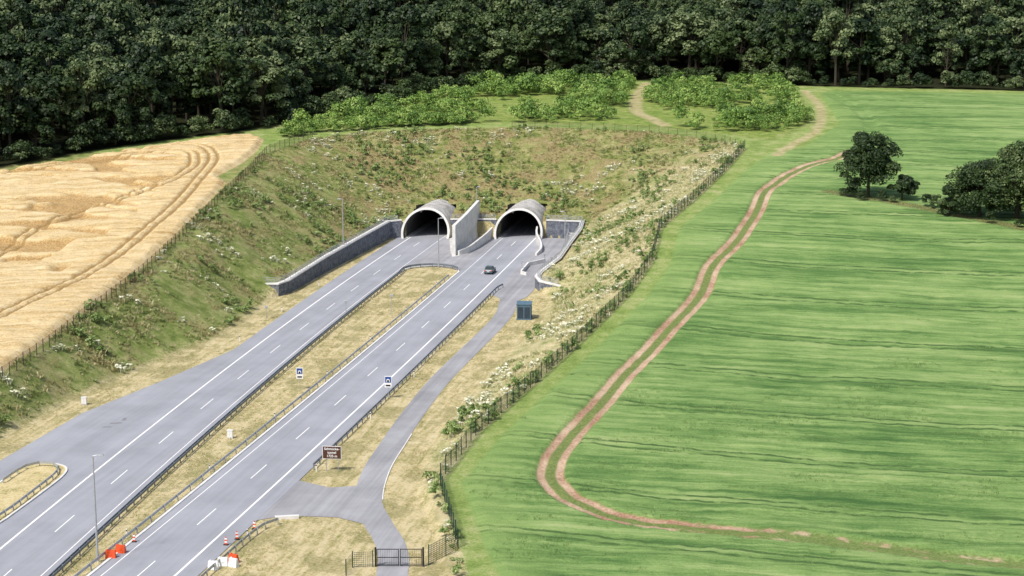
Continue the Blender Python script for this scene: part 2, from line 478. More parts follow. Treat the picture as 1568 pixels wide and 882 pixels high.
m_shell = bpy.data.materials.new('portal_concrete'); n = NT(m_shell)
a = n.noise(.5, 5, .65); b = n.noise(5, 3)
stn = n.noise(1.5, 3, .6, n.mapping((0, 0, 0), (1, 1, .15)))
v = n.math('ADD', n.math('MULTIPLY', a, .5), n.math('ADD', n.math('MULTIPLY', b, .15), n.math('MULTIPLY', stn, .35)))
cc = n.ramp(v, [(.38, (.30, .28, .25)), (.5, (.52, .50, .465)), (.62, (.68, .66, .62))])
br = n.nt.nodes.new('ShaderNodeTexBrick')
n.L(n.pos, br.inputs['Vector']); br.inputs['Scale'].default_value = .5
br.inputs['Color1'].default_value = (1, 1, 1, 1); br.inputs['Color2'].default_value = (.9, .9, .9, 1); br.inputs['Mortar'].default_value = (.5, .5, .5, 1)
br.inputs['Mortar Size'].default_value = .015
n.col(n.mix(1.0, cc, br.outputs[0], 'MULTIPLY'), .85, 0, .2)
m_stone = bpy.data.materials.new('stone_facing'); n = NT(m_stone)
vo = n.nt.nodes.new('ShaderNodeTexVoronoi'); vo.inputs['Scale'].default_value = 2.2
n.L(n.pos, vo.inputs['Vector'])
n.col(n.mix(.5, n.ramp(vo.outputs['Distance'], [(.15, (.22, .24, .28)), (.5, (.08, .09, .11))]), n.ramp(n.noise(1.2, 4), [(.35, (.09, .10, .13)), (.65, (.30, .32, .36))])), .9)
n.bump(vo.outputs['Distance'], .5, .1)

# ------------------------------------------------------------------ roads
def ribbon(name, cf, o1, o2, y0, y1, z, mat, step=6):
    mb = MB(); yy = list(np.arange(y0, y1, step))+[y1]
    vs = []
    for y in yy:
        vs += [(cf(y)+o1, y, z), (cf(y)+o2, y, z)]
    mb.add(vs, [(2*i, 2*i+1, 2*i+3, 2*i+2) for i in range(len(yy)-1)])
    return mb.obj(name, [mat])
def flat(name, poly, z, mat):
    import mathutils
    tri = mathutils.geometry.tessellate_polygon([[Vector((p[0], p[1], 0)) for p in poly]])
    mb = MB(); mb.add([(p[0], p[1], z) for p in poly], [])
    for t in tri:
        a, b, c = [Vector(poly[i][:2]) for i in t]
        if (b-a).cross(c-a) < 0: t = t[::-1]
        mb.f.append(tuple(t)); mb.m.append(0)
    return mb.obj(name, [mat])
ribbon('motorway_road', XL, -6.7, 5.0, -50, 460, 0, m_asph)
ribbon('motorway_road', XR, -4.9, 6.2, -50, 460, 0, m_asph)
flat('lay_by_road', BAY, -.010, m_asph)
flat('crossover_road', CROSS, -.012, m_asph2)
flat('portal_apron_pavement', APRON, -.012, m_asph2)
flat('access_road', JUNC, -.020, m_asph2)
mb = MB()
l = offs(SERV, 1.65); r = offs(SERV, -1.65)
vs = []
for a_, b_ in zip(l, r): vs += [(a_[0], a_[1], -.028), (b_[0], b_[1], -.028)]
mb.add(vs, [(2*i, 2*i+1, 2*i+3, 2*i+2) for i in range(len(l)-1)])
mb.obj('service_path', [m_asph2])
mb = MB()
def mark(cf, o, w, y0, y1, step=6):
    yy = list(np.arange(y0, y1, step))+[y1]
    vs = []
    for y in yy: vs += [(cf(y)+o-w/2, y, .006), (cf(y)+o+w/2, y, .006)]
    mb.add(vs, [(2*i, 2*i+1, 2*i+3, 2*i+2) for i in range(len(yy)-1)])
for k in range(-5, 14):
    y = 166.7+k*17.72
    mark(XR, 0, .15, y, y+5.9)
    y = 182+k*17.85
    if y < 380: mark(XL, 0, .15, y, y+5.9)
mark(XL, -3.8, .27, 0, 440); mark(XL, 3.8, .13, 0, 440)
mark(XR, 3.8, .27, 0, 440); mark(XR, -3.8, .13, 0, 440)
mb.obj('road_markings', [m_paint])
mb = MB()
m_tar = asphalt('asphalt_patch', (.24, .24, .25), .12)
for (x, y, a_, b_, r_) in ((-54.5, 228, 1.6, .5, .2), (-53.8, 230, .5, 1.4, .1), (-55.3, 226, 1.2, .4, .1)):
    mb.box((x, y, -.004), (a_, b_, .006), rot=r_)
mb.obj('asphalt_repair_patches', [m_tar])
# transverse joints
mb = MB()
mb.strip([(p[0], p[1]) for p in NOSE], .12, -.05, .12)
mb.strip([(XR(y)-5.1, y) for y in range(60, 345, 8)]+[(XR(346)-5.0, 346)], .17, -.05, .08)
mb.obj('median_kerb', [m_conc_l])
mb = MB(); mb.strip(ISLAND+[ISLAND[0]], .12, -.05, .14)
isl = mb.obj('traffic_island_kerb', [m_conc_l])
mb = MB(); P_ = offs(SERV[40:60], -1.75); mb.strip(P_, .07, -.06, .03); mb.obj('path_kerb', [m_conc_l])
m_dry = bpy.data.materials.new('dry_grass_ground'); n = NT(m_dry)
f = n.math('ADD', n.math('MULTIPLY', n.noise(.5, 4), .55), n.math('MULTIPLY', n.noise(4, 4), .45))
n.col(n.ramp(f, [(.35, (.24, .24, .08)), (.48, (.52, .43, .22)), (.65, (.66, .56, .33))]), .9, 0, .1)
flat('traffic_island_grass', ISLAND, .09, m_dry)

# ------------------------------------------------------------------ portals
def portal(cf, y0, R=5.6, r=5.1, zc=1.35):
    e = empty('tunnel_portal', (0, 0, 0))
    mb = MB()
    N = 36
    a0 = math.radians(-15); a1 = math.radians(195)
    ylist = [0, .01, 4, 8, 12, 20, 34, 50, 66]
    outer = []; inner = []
    for s in ylist:
        o_ = []; i_ = []
        for k in range(N+1):
            a = a0+(a1-a0)*k/N
            for rad, lst in ((R, o_), (r, i_)):
                z = zc+rad*math.sin(a)
                lean = .28*max(z, 0) if s < 1 else (.28*max(z, 0)*max(0, 1-s/14))
                y = y0+s+lean
                lst.append((cf(y)+rad*math.cos(a), y, z))
        outer.append(o_); inner.append(i_)
    def skin(rows, mat, flip):
        for A, B in zip(rows[:-1], rows[1:]):
            o = len(mb.v); mb.v += A+B
            for k in range(N):
                f = (o+k, o+k+1, o+N+1+k+1, o+N+1+k)
                mb.f.append(f[::-1] if flip else f); mb.m.append(mat)
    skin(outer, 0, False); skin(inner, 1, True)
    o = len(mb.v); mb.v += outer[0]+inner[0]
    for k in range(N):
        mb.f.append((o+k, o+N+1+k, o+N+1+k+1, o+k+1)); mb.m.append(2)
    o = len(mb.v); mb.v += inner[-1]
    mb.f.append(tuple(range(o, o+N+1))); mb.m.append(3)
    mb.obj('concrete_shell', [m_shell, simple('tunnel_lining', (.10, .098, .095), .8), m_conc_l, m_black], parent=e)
    mb = MB()
    for s in (-1, 1):
        mb.strip([(cf(y)+s*4.55, y) for y in (y0+1, y0+15, y0+40, y0+64)], .5, 0.002, .16)
    mb.obj('walkway', [m_conc], parent=e)
    mb = MB()
    for i in range(8):
        y = y0+6+i*7
        mb.box((cf(y)-2.2, y, zc+4.1), (.4, 1.2, .2)); mb.box((cf(y)+2.2, y, zc+4.1), (.4, 1.2, .2))
    mb.obj('tunnel_light_fittings', [m_steel], parent=e)
    return e
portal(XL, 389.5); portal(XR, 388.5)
mb = MB()
mb.strip([(-12.6, 366), (-10.3, 380), (-7.9, 396)], .35, -.2, [6.6, 7.2, 8.0])
mb.strip([(-12.4, 367), (-10.3, 380), (-7.95, 395.5)], .55, -.2, [.9, 1.0, 1.0])
mb.obj('portal_separating_wall', [m_conc_l])
mb = MB()
mb.strip(catmull([(-11.6, 366.5), (-9.5, 370), (-7.6, 377), (-5.6, 386), (-4.6, 391)], 4), .2, -.1, [1.0+.09*i for i in range(17)])
mb.strip(catmull([(5.8, 391), (5.6, 385), (6.3, 377), (6.4, 371), (5.2, 366)], 4), .2, -.1, [2.6-.13*i for i in range(17)])
mb.strip([(1.9, 343.5), (3.4, 353), (7.0, 357.5)], .18, -.05, .8)
mb.strip([(1.9, 343.5), (3.0, 342.0)], .18, -.05, .6)
mb.obj('concrete_wing_wall', [m_conc_l])
flat('concrete_pavement', [(-14.4, 389), (-13.6, 372), (-12.9, 364), (-9.8, 368), (-6.4, 381), (-4.4, 391), (-14, 391)], .012, m_conc)

def railing(mb, pts, z, h=1.0, mat=0, step=1.5):
    P = resample(pts, step)
    zz = np.interp(range(len(P)), [0, len(P)-1], z) if len(z) == 2 else z
    for p, q in zip(P, zz):
        mb.box((p[0], p[1], q+h/2), (.07, .07, h), mat)
    for k in (.35, .65, 1.0):
        mb.strip(P, .03, [q+h*k-.04 for q in zz], [q+h*k+.04 for q in zz], mat, bottom=True)
def stone_wall(name, pts, hs):
    e = empty(name)
    mb = MB(); mb.strip(pts, .4, -.3, hs); mb.obj('stone_face', [m_stone], parent=e)
    mb = MB(); mb.strip(pts, .5, [h+.004 for h in hs], [h+.26 for h in hs], bottom=True); mb.obj('coping', [m_conc_l], parent=e)
    mb = MB()
    L = [0]
    for a_, b_ in zip(pts[:-1], pts[1:]): L.append(L[-1]+math.dist(a_, b_))
    P = resample(pts, 1.5)
    s = np.arange(len(P))*1.5
    zz = np.interp(s, L, hs)+.26
    railing(mb, pts, list(zz)); mb.obj('railing', [m_steel], parent=e)
stone_wall('stone_retaining_wall', WALL_L, [1.9, 2.1, 2.2, 2.3, 2.9, 3.4, 3.8, 3.9])
stone_wall('stone_retaining_wall', WALL_R, [3.9, 3.9, 3.6, 3.2, 2.7, 2.2, 2.0, 1.8, 1.3])
stone_wall('stone_retaining_wall', [(-14.3, 392.8), (-9.0, 393.4), (-3.6, 392.8)], [3.9, 3.9, 3.9])
mb = MB()
for i in range(14):
    t = i/13
    x = 11.2+t*3.2; y = 352+t*24
    mb.box((x-.9, y, .12*(i+1)), (1.6, 1.78, .24*(i+1)))
mb.obj('concrete_steps', [m_conc])
mb = MB(); railing(mb, [(9.6, 352), (12.6, 376)], [.5, 3.4], 1.0); mb.obj('step_handrail', [m_steel])

# ------------------------------------------------------------------ guardrails
def guardrail(name, pts, mat, double=False, h=.75, step=2.0):
    mb = MB(); P = resample(pts, step)
    for p in P: mb.box((p[0], p[1], h/2-.05), (.13, .13, h))
    for o in ((-.16, .16) if double else (0.1,)):
        Q = offs(P, o)
        mb.strip(Q, .035, h-.32, h-.20, bottom=True)
        mb.strip(Q, .02, h-.20, h-.12, bottom=True)
        mb.strip(Q, .035, h-.12, h, bottom=True)
    return mb.obj(name, [mat])
guardrail('guardrail', [(XL(y)+5.5, y) for y in range(60, 346, 6)]+[(p[0], p[1]-.5) for p in NOSE[1:-1]], m_rail_dark, True, step=2.5)
guardrail('guardrail', [(XR(y)-5.6, y) for y in range(60, 346, 6)], m_steel, False, step=4)
guardrail('guardrail', [(XR(y)+6.6, y) for y in range(206, 330, 4)]+[(XR(331)+7.6, 331)], m_rail_dark, False, step=2.5)
guardrail('guardrail', catmull([(-37, 120), (-32.6, 160), (-30.4, 172), (-28.6, 180), (-27.0, 184.2), (-24.6, 185.2)], 5), m_steel)
guardrail('guardrail', catmull([(-62.5, 168), (-58.2, 186), (-56.8, 196), (-56.1, 203.2), (-57.2, 206.6), (-59, 207.4), (-60.9, 205.6), (-62, 199)], 4), m_steel)
mb = MB()
for y in range(180, 340, 25):
    for x in (XR(y)-6.1, XL(y)-7.6 if y > 275 else XR(y)+7.2):
        mb.box((x, y, .5), (.12, .12, 1.0), 0); mb.box((x, y, .84), (.13, .13, .16), 1)
mb.obj('delineator_posts', [m_white, m_tyre])

# ------------------------------------------------------------------ fences
def hz(x, y): return float(height(np.array([x]), np.array([y]), True)[0])
def fence(name, pts, h, mat, post=2.5, cell=.22, th=.03):
    mb = MB(); P = resample(pts, post)
    zs = height(np.array([p[0] for p in P]), np.array([p[1] for p in P]))
    for p, z in zip(P, zs):
        mb.box((p[0], p[1], z+h/2), (.10, .10, h+.2))
    for (a_, za), (b_, zb) in zip(zip(P[:-1], zs[:-1]), zip(P[1:], zs[1:])):
        a3 = Vector((*a_, za)); b3 = Vector((*b_, zb)); d = b3-a3
        k = .08
        while k < h+.02:
            mb.add([a3+Vector((0, 0, k)), b3+Vector((0, 0, k)), b3+Vector((0, 0, k+th)), a3+Vector((0, 0, k+th))], [(0, 1, 2, 3)])
            k += cell
        nn_ = int(post/cell)
        dd = d.normalized()*th/2
        for i in range(1, nn_):
            c3 = a3+d*i/nn_
            mb.add([c3-dd, c3+dd, c3+dd+Vector((0, 0, h)), c3-dd+Vector((0, 0, h))], [(0, 1, 2, 3)])
    return mb.obj(name, [mat])
fence('wire_fence', [(-88, 120), (-86, 150)]+RIM_L[2:]+RIM_T[:1], 1.9, m_fence_b, th=.04)
fence('wire_fence', RIM_T[3:]+RIM_R[:1], 1.6, m_fence_b, 3.0, .3, .03)
fence('mesh_fence', RIM_R[:-2]+[(-9.0, 171.2)], 2.2, m_fence, th=.055)
fence('mesh_fence', [(-14.6, 171), (-16.6, 171.2), (-17.2, 168)], 1.7, m_fence)
e = empty('steel_gate', (-11.8, 171, -.05))
mb = MB()
for x in (-2.5, 2.5): mb.box((x, 0, 1.05), (.18, .18, 2.1))
mb.obj('posts', [m_tyre], parent=e)
mb = MB()
for s in (-1, 1):
    c0 = s*1.22
    for z in (.15, 1.0, 1.9): mb.box((c0, 0, z), (2.3, .07, .07))
    for x in (-1.12, 1.12): mb.box((c0+x, .0, 1.02), (.08, .09, 1.85))
    for i in range(1, 12): mb.box((c0-1.12+i*2.24/12, .01, 1.02), (.02, .02, 1.75))
mb.obj('leaves', [m_tyre], parent=e)

# ------------------------------------------------------------------ lamps
def lamp(x, y, h, arm=1.0, rot=0.0):
    z = max(hz(x, y), -.05)
    e = empty('street_lamp', (x, y, z), rot)
    mb = MB(); mb.cyl((0, 0, 0), (0, 0, h), .13, .07, 10); mb.cyl((0, 0, 0), (0, 0, .9), .17, .16, 10)
    mb.cyl((0, 0, h), (arm, 0, h+.12), .05, .045, 6)
    mb.obj('pole', [m_steel], parent=e)
    mb = MB(); mb.box((arm+.25, 0, h+.14), (.8, .28, .14), 0, taper=.7); mb.box((arm+.25, 0, h+.05), (.6, .22, .04), 1)
    mb.obj('lamp_head', [m_steel, m_white], parent=e)
lamp(-43.8, 172.4, 11.6, .5, 0)
lamp(-35.9, 359.5, 10.5, .5, math.pi)
lamp(-15.3, 351.5, 10.3, .5)
lamp(11.2, 357.5, 10.8, .5, math.pi)
lamp(-8.4, 401, 5.0, .3)
def mast(x, y, h):
    mb = MB(); mb.cyl((0, 0, 0), (0, 0, h), .06, .05, 6); mb.box((0, -.1, h-.3), (.5, .25, .35)); mb.cyl((-.35, 0, h-.1), (.35, 0, h-.1), .03, .03, 5)
    mb.obj('camera_mast', [m_steel], loc=(x, y, -.07))
mast(-21.5, 300, 4.3); mast(-30, 303, 2.6); mast(-43.8, 299, 2.4)
mast(2.0, 346, 2.5); mast(6.8, 352, 3.0); mast(8.2, 350, 2.6)

# ------------------------------------------------------------------ signs
def text(body, size, loc, parent, mat):
    cu = bpy.data.curves.new('lettering', 'FONT'); cu.body = body; cu.size = size
    cu.align_x = 'CENTER'; cu.align_y = 'CENTER'; cu.extrude = .004; cu.offset = .008
    o = bpy.data.objects.new('lettering', cu); o.location = loc; o.rotation_euler = (math.pi/2, 0, 0)
    cu.materials.append(mat); COL.objects.link(o); o.parent = parent
e = empty('tunnel_name_sign', (-22.4, 205.3, -.07), math.radians(-6))
mb = MB(); mb.box((0, 0, 2.45), (2.4, .06, 1.66), 1); mb.box((0, -.035, 2.45), (2.28, .02, 1.54), 0); mb.obj('panel', [m_brown, m_white], parent=e)
mb = MB()
for x in (-.75, .75): mb.cyl((x, .08, 0), (x, .08, 3.2), .05, .05, 8)
mb.obj('posts', [m_steel], parent=e)
text('Schmücke-', .44, (0, -.055, 2.92), e, m_white); text('tunnel', .44, (0, -.055, 2.46), e, m_white); text('1725 m', .44, (0, -.055, 2.0), e, m_white)
def tsign(x, y):
    e = empty('tunnel_warning_sign', (x, y, -.07), math.radians(-6))
    mb = MB(); mb.cyl((0, .06, 0), (0, .06, 3.3), .045, .045, 8); mb.obj('post', [m_steel], parent=e)
    mb = MB(); mb.box((0, 0, 2.55), (1.0, .04, 1.7)); mb.obj('backing_panel', [m_white], parent=e)
    mb = MB(); mb.box((0, -.03, 2.85), (.86, .02, .86), 0)
    A = [(-.3, 2.5)]+[(-.3*math.cos(t*math.pi/8), 2.8+.28*math.sin(t*math.pi/8)) for t in range(9)]+[(.3, 2.5)]
    mb.add([(a*.8, -.046, 2.52+(b-2.5)*.8) for a, b in A], [tuple(range(len(A)))], 1)
    mb.add([(a*.5, -.052, 2.52+(b-2.5)*.55) for a, b in A], [tuple(range(len(A)))], 2)
    mb.box((0, -.03, 1.98), (.7, .02, .22), 2)
    mb.obj('pictogram', [m_blue, m_white, m_black], parent=e)
tsign(-31.5, 247); tsign(-18.0, 241.7)
def cabinet(x, y):
    mb = MB(); mb.box((0, 0, .1), (.8, .45, .2), 1); mb.box((0, 0, .65), (.7, .38, .9), 0); mb.box((0, 0, 1.13), (.8, .45, .06), 0); mb.box((0, -.195, .65), (.02, .01, .8), 1)
    mb.obj('switch_cabinet', [m_white, m_conc], loc=(x, y, -.07))
cabinet(-61.4, 238.2); cabinet(-37.6, 220.5)
e = empty('equipment_container', (2.2, 299.4, -.05), math.radians(-4))
mb = MB(); mb.box((0, 0, 1.4), (2.5, 3.0, 2.6)); mb.box((0, 0, 2.78), (2.7, 3.2, .14)); mb.box((0, 0, .05), (2.7, 3.2, .12))
for i in range(9): mb.box((-1.1+i*.275, -1.515, 1.4), (.08, .03, 2.4))
for i in range(9): mb.box((1.265, -1.3+i*.32, 1.4), (.03, .1, 2.4))
mb.obj('body', [m_cab], parent=e)
mb = MB()
for x in (-.6, .6): mb.box((x, -1.55, 1.3), (.95, .03, 2.0))
for i in range(5): mb.box((-.6, -1.575, 1.7+i*.1), (.7, .02, .04))
mb.obj('doors', [m_cab_d], parent=e)
def beacon(x, y, n_=2):
    e = empty('warning_barrier', (x, y, -.05), random.uniform(-.3, .3))
    mb = MB(); mb.box((0, 0, .08), (.6, .3, .14), 2, taper=.8)
    for i in range(4): mb.box((0, 0, .23+i*.18), (.28, .08, .18), i % 2)
    mb.cyl((0, 0, .88), (0, 0, 1.0), .07, .07, 8, 0)
    mb.obj('beacon', [m_orange, m_white, m_tyre], parent=e)
for p in ((-41.3, 178.6), (-31.1, 177.6), (-30.2, 179.5), (-28.8, 183)): beacon(*p)
def water_barrier(x, y, m):
    mb = MB()
    mb.add([(-.55, -.3, 0), (.55, -.3, 0), (.55, .3, 0), (-.55, .3, 0), (-.5, -.12, .9), (.5, -.12, .9), (.5, .12, .9), (-.5, .12, .9)], [(0, 3, 2, 1), (4, 5, 6, 7), (0, 1, 5, 4), (1, 2, 6, 5), (2, 3, 7, 6), (3, 0, 4, 7)])
    mb.cyl((-.3, 0, .9), (-.3, 0, 1.0), .08); mb.box((0, 0, .45), (.3, .5, .1))
    mb.obj('water_filled_barrier', [m], loc=(x, y, -.05), rotz=random.uniform(-.6, .6))
water_barrier(-42.7, 173.6, m_orange); water_barrier(-42.0, 175.2, m_orange); water_barrier(-29.4, 172.3, m_orange); water_barrier(-30.4, 171.3, m_white); water_barrier(-29.2, 171.0, m_white); water_barrier(-31.2, 170.2, m_white)
mb = MB(); mb.strip([(-27.0, 186.6), (-24.3, 187.0)], .25, -.1, .3); mb.obj('concrete_headwall', [m_conc_l])

# ------------------------------------------------------------------ car
def car(x, y, rot):
    e = empty('car', (x, y, 0.0), rot)
    prof = [(-2.1, .35), (-2.15, .75), (-2.0, 1.0), (-1.1, 1.02), (-.3, 1.02), (1.0, .98), (1.9, .82), (2.1, .6), (2.08, .35)]
    mb = MB()
    N = len(prof)
    v = [(s*.88*(0.93 if abs(p[0]) > 1.95 else 1), p[0], p[1]) for s in (-1, 1) for p in prof]; mb.v += v
    mb.f.append(tuple(range(N))); mb.f.append(tuple(range(2*N-1, N-1, -1)))
    for i in range(N): mb.f.append((i, N+i, N+(i+1) % N, (i+1) % N))
    mb.m += [0]*(N+2)
    mb.obj('body', [m_car], parent=e)
    mb = MB()
    lo = [(-1.9, 1.0), (.95, .99)]; hi = [(-1.45, 1.48), (.1, 1.5)]
    vs = [(s*w, y_, z_) for (w, (y_, z_)) in ((.80, lo[0]), (.80, lo[1]), (.62, hi[1]), (.62, hi[0])) for s in (-1, 1)]
    mb.add(vs, [(0, 2, 4, 6), (1, 7, 5, 3), (2, 3, 5, 4), (0, 6, 7, 1)], 0)
    mb.obj('windows', [m_glass], parent=e)
    mb = MB(); mb.box((0, -.67, 1.5), (1.28, 1.6, .05))
    for s in (-1, 1):
        mb.box((s*.74, -.55, 1.22), (.06, .1, .5)); mb.box((s*1.0, .65, 1.02), (.18, .1, .12))
    mb.obj('roof', [m_car], parent=e)
    mb = MB()
    for s in (-1, 1):
        for yy in (-1.3, 1.3): mb.cyl((s*.7, yy, .33), (s*.9, yy, .33), .33, .33, 16)
    mb.obj('wheels', [m_tyre], parent=e)
    mb = MB()
    for s in (-1, 1): mb.box((s*.68, -2.1, .82), (.3, .12, .2), 0); mb.box((s*.62, 2.05, .66), (.34, .12, .14), 1)
    mb.box((0, -2.16, .62), (.5, .03, .12), 1)
    mb.obj('lights', [m_red, m_white], parent=e)
car(-4.5, 344.7, math.radians(-10))

# ------------------------------------------------------------------ foliage assets
def leaf_mat(name, dark, mid, light, var=.35, spatial=None, pos3=(.15, .5, .9)):
    m = bpy.data.materials.new(name); n = NT(m)
    t = n.attr('tint'); r = n.rand()
    v = n.math('ADD', n.math('MULTIPLY', t, 1-var), n.math('MULTIPLY', r, var))
    c_ = n.ramp(v, [(pos3[0], dark), (pos3[1], mid), (pos3[2], light)])
    if spatial:
        sc_, a_, b_, amt, col_ = spatial
        c_ = n.mix(n.math('MULTIPLY', n.rng(n.noise(sc_, 4, .6), a_, b_), amt), c_, col_)
    n.col(c_, .55, 0, .3)
    return m
m_leaf = leaf_mat('forest_leaves', (.010, .024, .007), (.030, .058, .014), (.21, .26, .115), .50, pos3=(.22, .52, .92), spatial=(.02, .48, .65, .35, (.085, .13, .03)))
m_leaf2 = leaf_mat('tree_leaves', (.016, .034, .009), (.036, .066, .016), (.11, .15, .05))
m_bush = leaf_mat('bush_leaves', (.07, .14, .025), (.17, .29, .05), (.36, .48, .13), .45)
m_sweed = leaf_mat('weed_leaves', (.08, .13, .03), (.19, .28, .07), (.40, .46, .20))
m_tuft = leaf_mat('weed_grass', (.13, .18, .045), (.28, .30, .11), (.56, .50, .29), .75, spatial=(.16, .46, .6, .6, (.36, .28, .14)))
m_pale = leaf_mat('pale_flowers', (.24, .28, .11), (.50, .52, .29), (.80, .80, .62), .3)
m_dryt = leaf_mat('dry_grass', (.30, .28, .12), (.58, .50, .28), (.76, .68, .45), .6)
m_bank = leaf_mat('tall_dry_grass', (.26, .29, .11), (.52, .48, .26), (.76, .70, .48), .6)
m_crop = leaf_mat('crop_green', (.09, .17, .05), (.17, .27, .085), (.30, .40, .15), .5)

def leaf_cloud(clumps, nleaf, size, r_, up=.35):
    C = []; Nn = []; T = []
    for (c, rad, tint) in clumps:
        k = nleaf
        d = r_.normal(size=(k, 3)); d /= np.linalg.norm(d, axis=1)[:, None]
        d[:, 2] = np.where(d[:, 2] < -.35, -d[:, 2], d[:, 2])
        rr = rad*(0.55+.5*r_.random(k)**.5)
        C.append(c+d*rr[:, None]*np.array([1, 1, .8]))
        nn = d+r_.normal(size=(k, 3))*.4+np.array([0, 0, up])
        Nn.append(nn/np.linalg.norm(nn, axis=1)[:, None])
        T.append(np.clip(tint+r_.normal(size=k)*.18, 0, 1))
    C = np.concatenate(C); Nn = np.concatenate(Nn); T = np.concatenate(T)
    k = len(C)
    a = r_.normal(size=(k, 3)); u = np.cross(Nn, a); u /= np.linalg.norm(u, axis=1)[:, None]
    w = np.cross(Nn, u)
    s = size*(.6+.8*r_.random(k))[:, None]
    V = np.stack([C-u*s*.5, C+w*s*.36-u*s*.05, C+u*s*.5, C-w*s*.36+u*s*.05], 1).reshape(-1, 3)
    return V, np.repeat(T, 4)

def foliage_obj(name, h, cr, ncl, nleaf, size, seed, mat, trunk=True, base=.35, link=False, rz=None, clr=.36, q0=.35, q1=.55, zlo=-.5):
    r_ = np.random.default_rng(seed)
    zc = h*(base+1)/2; rz = rz or h*(1-base)/2
    cl = []
    for i in range(ncl):
        d = r_.normal(size=3); d /= np.linalg.norm(d)
        if d[2] < zlo: d[2] *= -1
        q = q0+q1*r_.random()**.6
        lob = 1+.18*math.sin(3*math.atan2(d[1], d[0])+seed)
        c = np.array([d[0]*cr*q*lob, d[1]*cr*q*lob, zc+d[2]*rz*q])
        cl.append((c, cr*clr*(.6+.7*r_.random()), .15+.65*r_.random()))
    V, T = leaf_cloud(cl, nleaf, size, r_)
    mb = MB()
    if trunk:
        mb.cyl((0, 0, -.5), (0, 0, h*.45), cr*.07, cr*.045, 7, 0)
        mb.cyl((0, 0, h*.45), (.2, .1, h*.85), cr*.045, cr*.012, 6, 0)
        for c, rad, t in cl[:9]:
            z0 = h*(.25+.3*r_.random())
            mb.cyl((0, 0, z0), tuple(c), cr*.03, cr*.008, 5, 0)
    nv = len(mb.v)
    verts = np.concatenate([np.array([tuple(p) for p in mb.v]).reshape(-1, 3), V]) if nv else V
    faces = mb.f+[(nv+4*i, nv+4*i+1, nv+4*i+2, nv+4*i+3) for i in range(len(V)//4)]
    m_ = bpy.data.meshes.new(name); m_.from_pydata(verts.tolist(), [], faces)
    m_.materials.append(m_bark); m_.materials.append(mat)
    m_.polygons.foreach_set('material_index', [0]*len(mb.f)+[1]*(len(V)//4))
    at = m_.attributes.new('tint', 'FLOAT', 'POINT')
    at.data.foreach_set('value', np.concatenate([np.zeros(nv), T]).astype(np.float32))
    o = bpy.data.objects.new(name, m_)
    if link: COL.objects.link(o)
    return o

def tuft_obj(name, nb_, h, w, spread, seed, mat, flower=0):
    r_ = np.random.default_rng(seed)
    V = []; F = []; T = []
    for i in range(nb_):
        a = r_.random()*6.28; d = r_.random()**.5*spread
        p = np.array([math.cos(a)*d, math.sin(a)*d, -.05])
        a2 = r_.random()*6.28
        u = np.array([math.cos(a2), math.sin(a2), 0])*w*.5*(.6+.8*r_.random())
        hh = h*(.5+.6*r_.random())
        lean = np.array([r_.normal(), r_.normal(), 0])*hh*.5
        top = p+lean+np.array([0, 0, hh]); mid = p+lean*.35+np.array([0, 0, hh*.6])
        o = len(V); V += [p-u*.6, p+u*.6, mid+u, mid-u, top]
        F += [(o, o+1, o+2, o+3), (o+3, o+2, o+4)]
        T += [r_.random()*.5]*2+[.3+r_.random()*.5]*3
    for i in range(flower):
        a = r_.random()*6.28; d = r_.random()**.5*spread
        c = np.array([math.cos(a)*d, math.sin(a)*d, h*(.75+.4*r_.random())])
        s = w*(.7+.7*r_.random())
        o = len(V); t = r_.normal(size=2)*.3
        V += [c+np.array([-s, -s*.5, t[0]*s]), c+np.array([s*.6, -s, t[1]*s]), c+np.array([s, s*.7, -t[0]*s]), c+np.array([-s*.5, s, -t[1]*s])]
        F += [(o, o+1, o+2, o+3)]; T += [1.0]*4
    m_ = bpy.data.meshes.new(name); m_.from_pydata([tuple(v) for v in V], [], F)
    m_.materials.append(mat)
    at = m_.attributes.new('tint', 'FLOAT', 'POINT'); at.data.foreach_set('value', np.array(T, dtype=np.float32))
    return bpy.data.objects.new(name, m_)

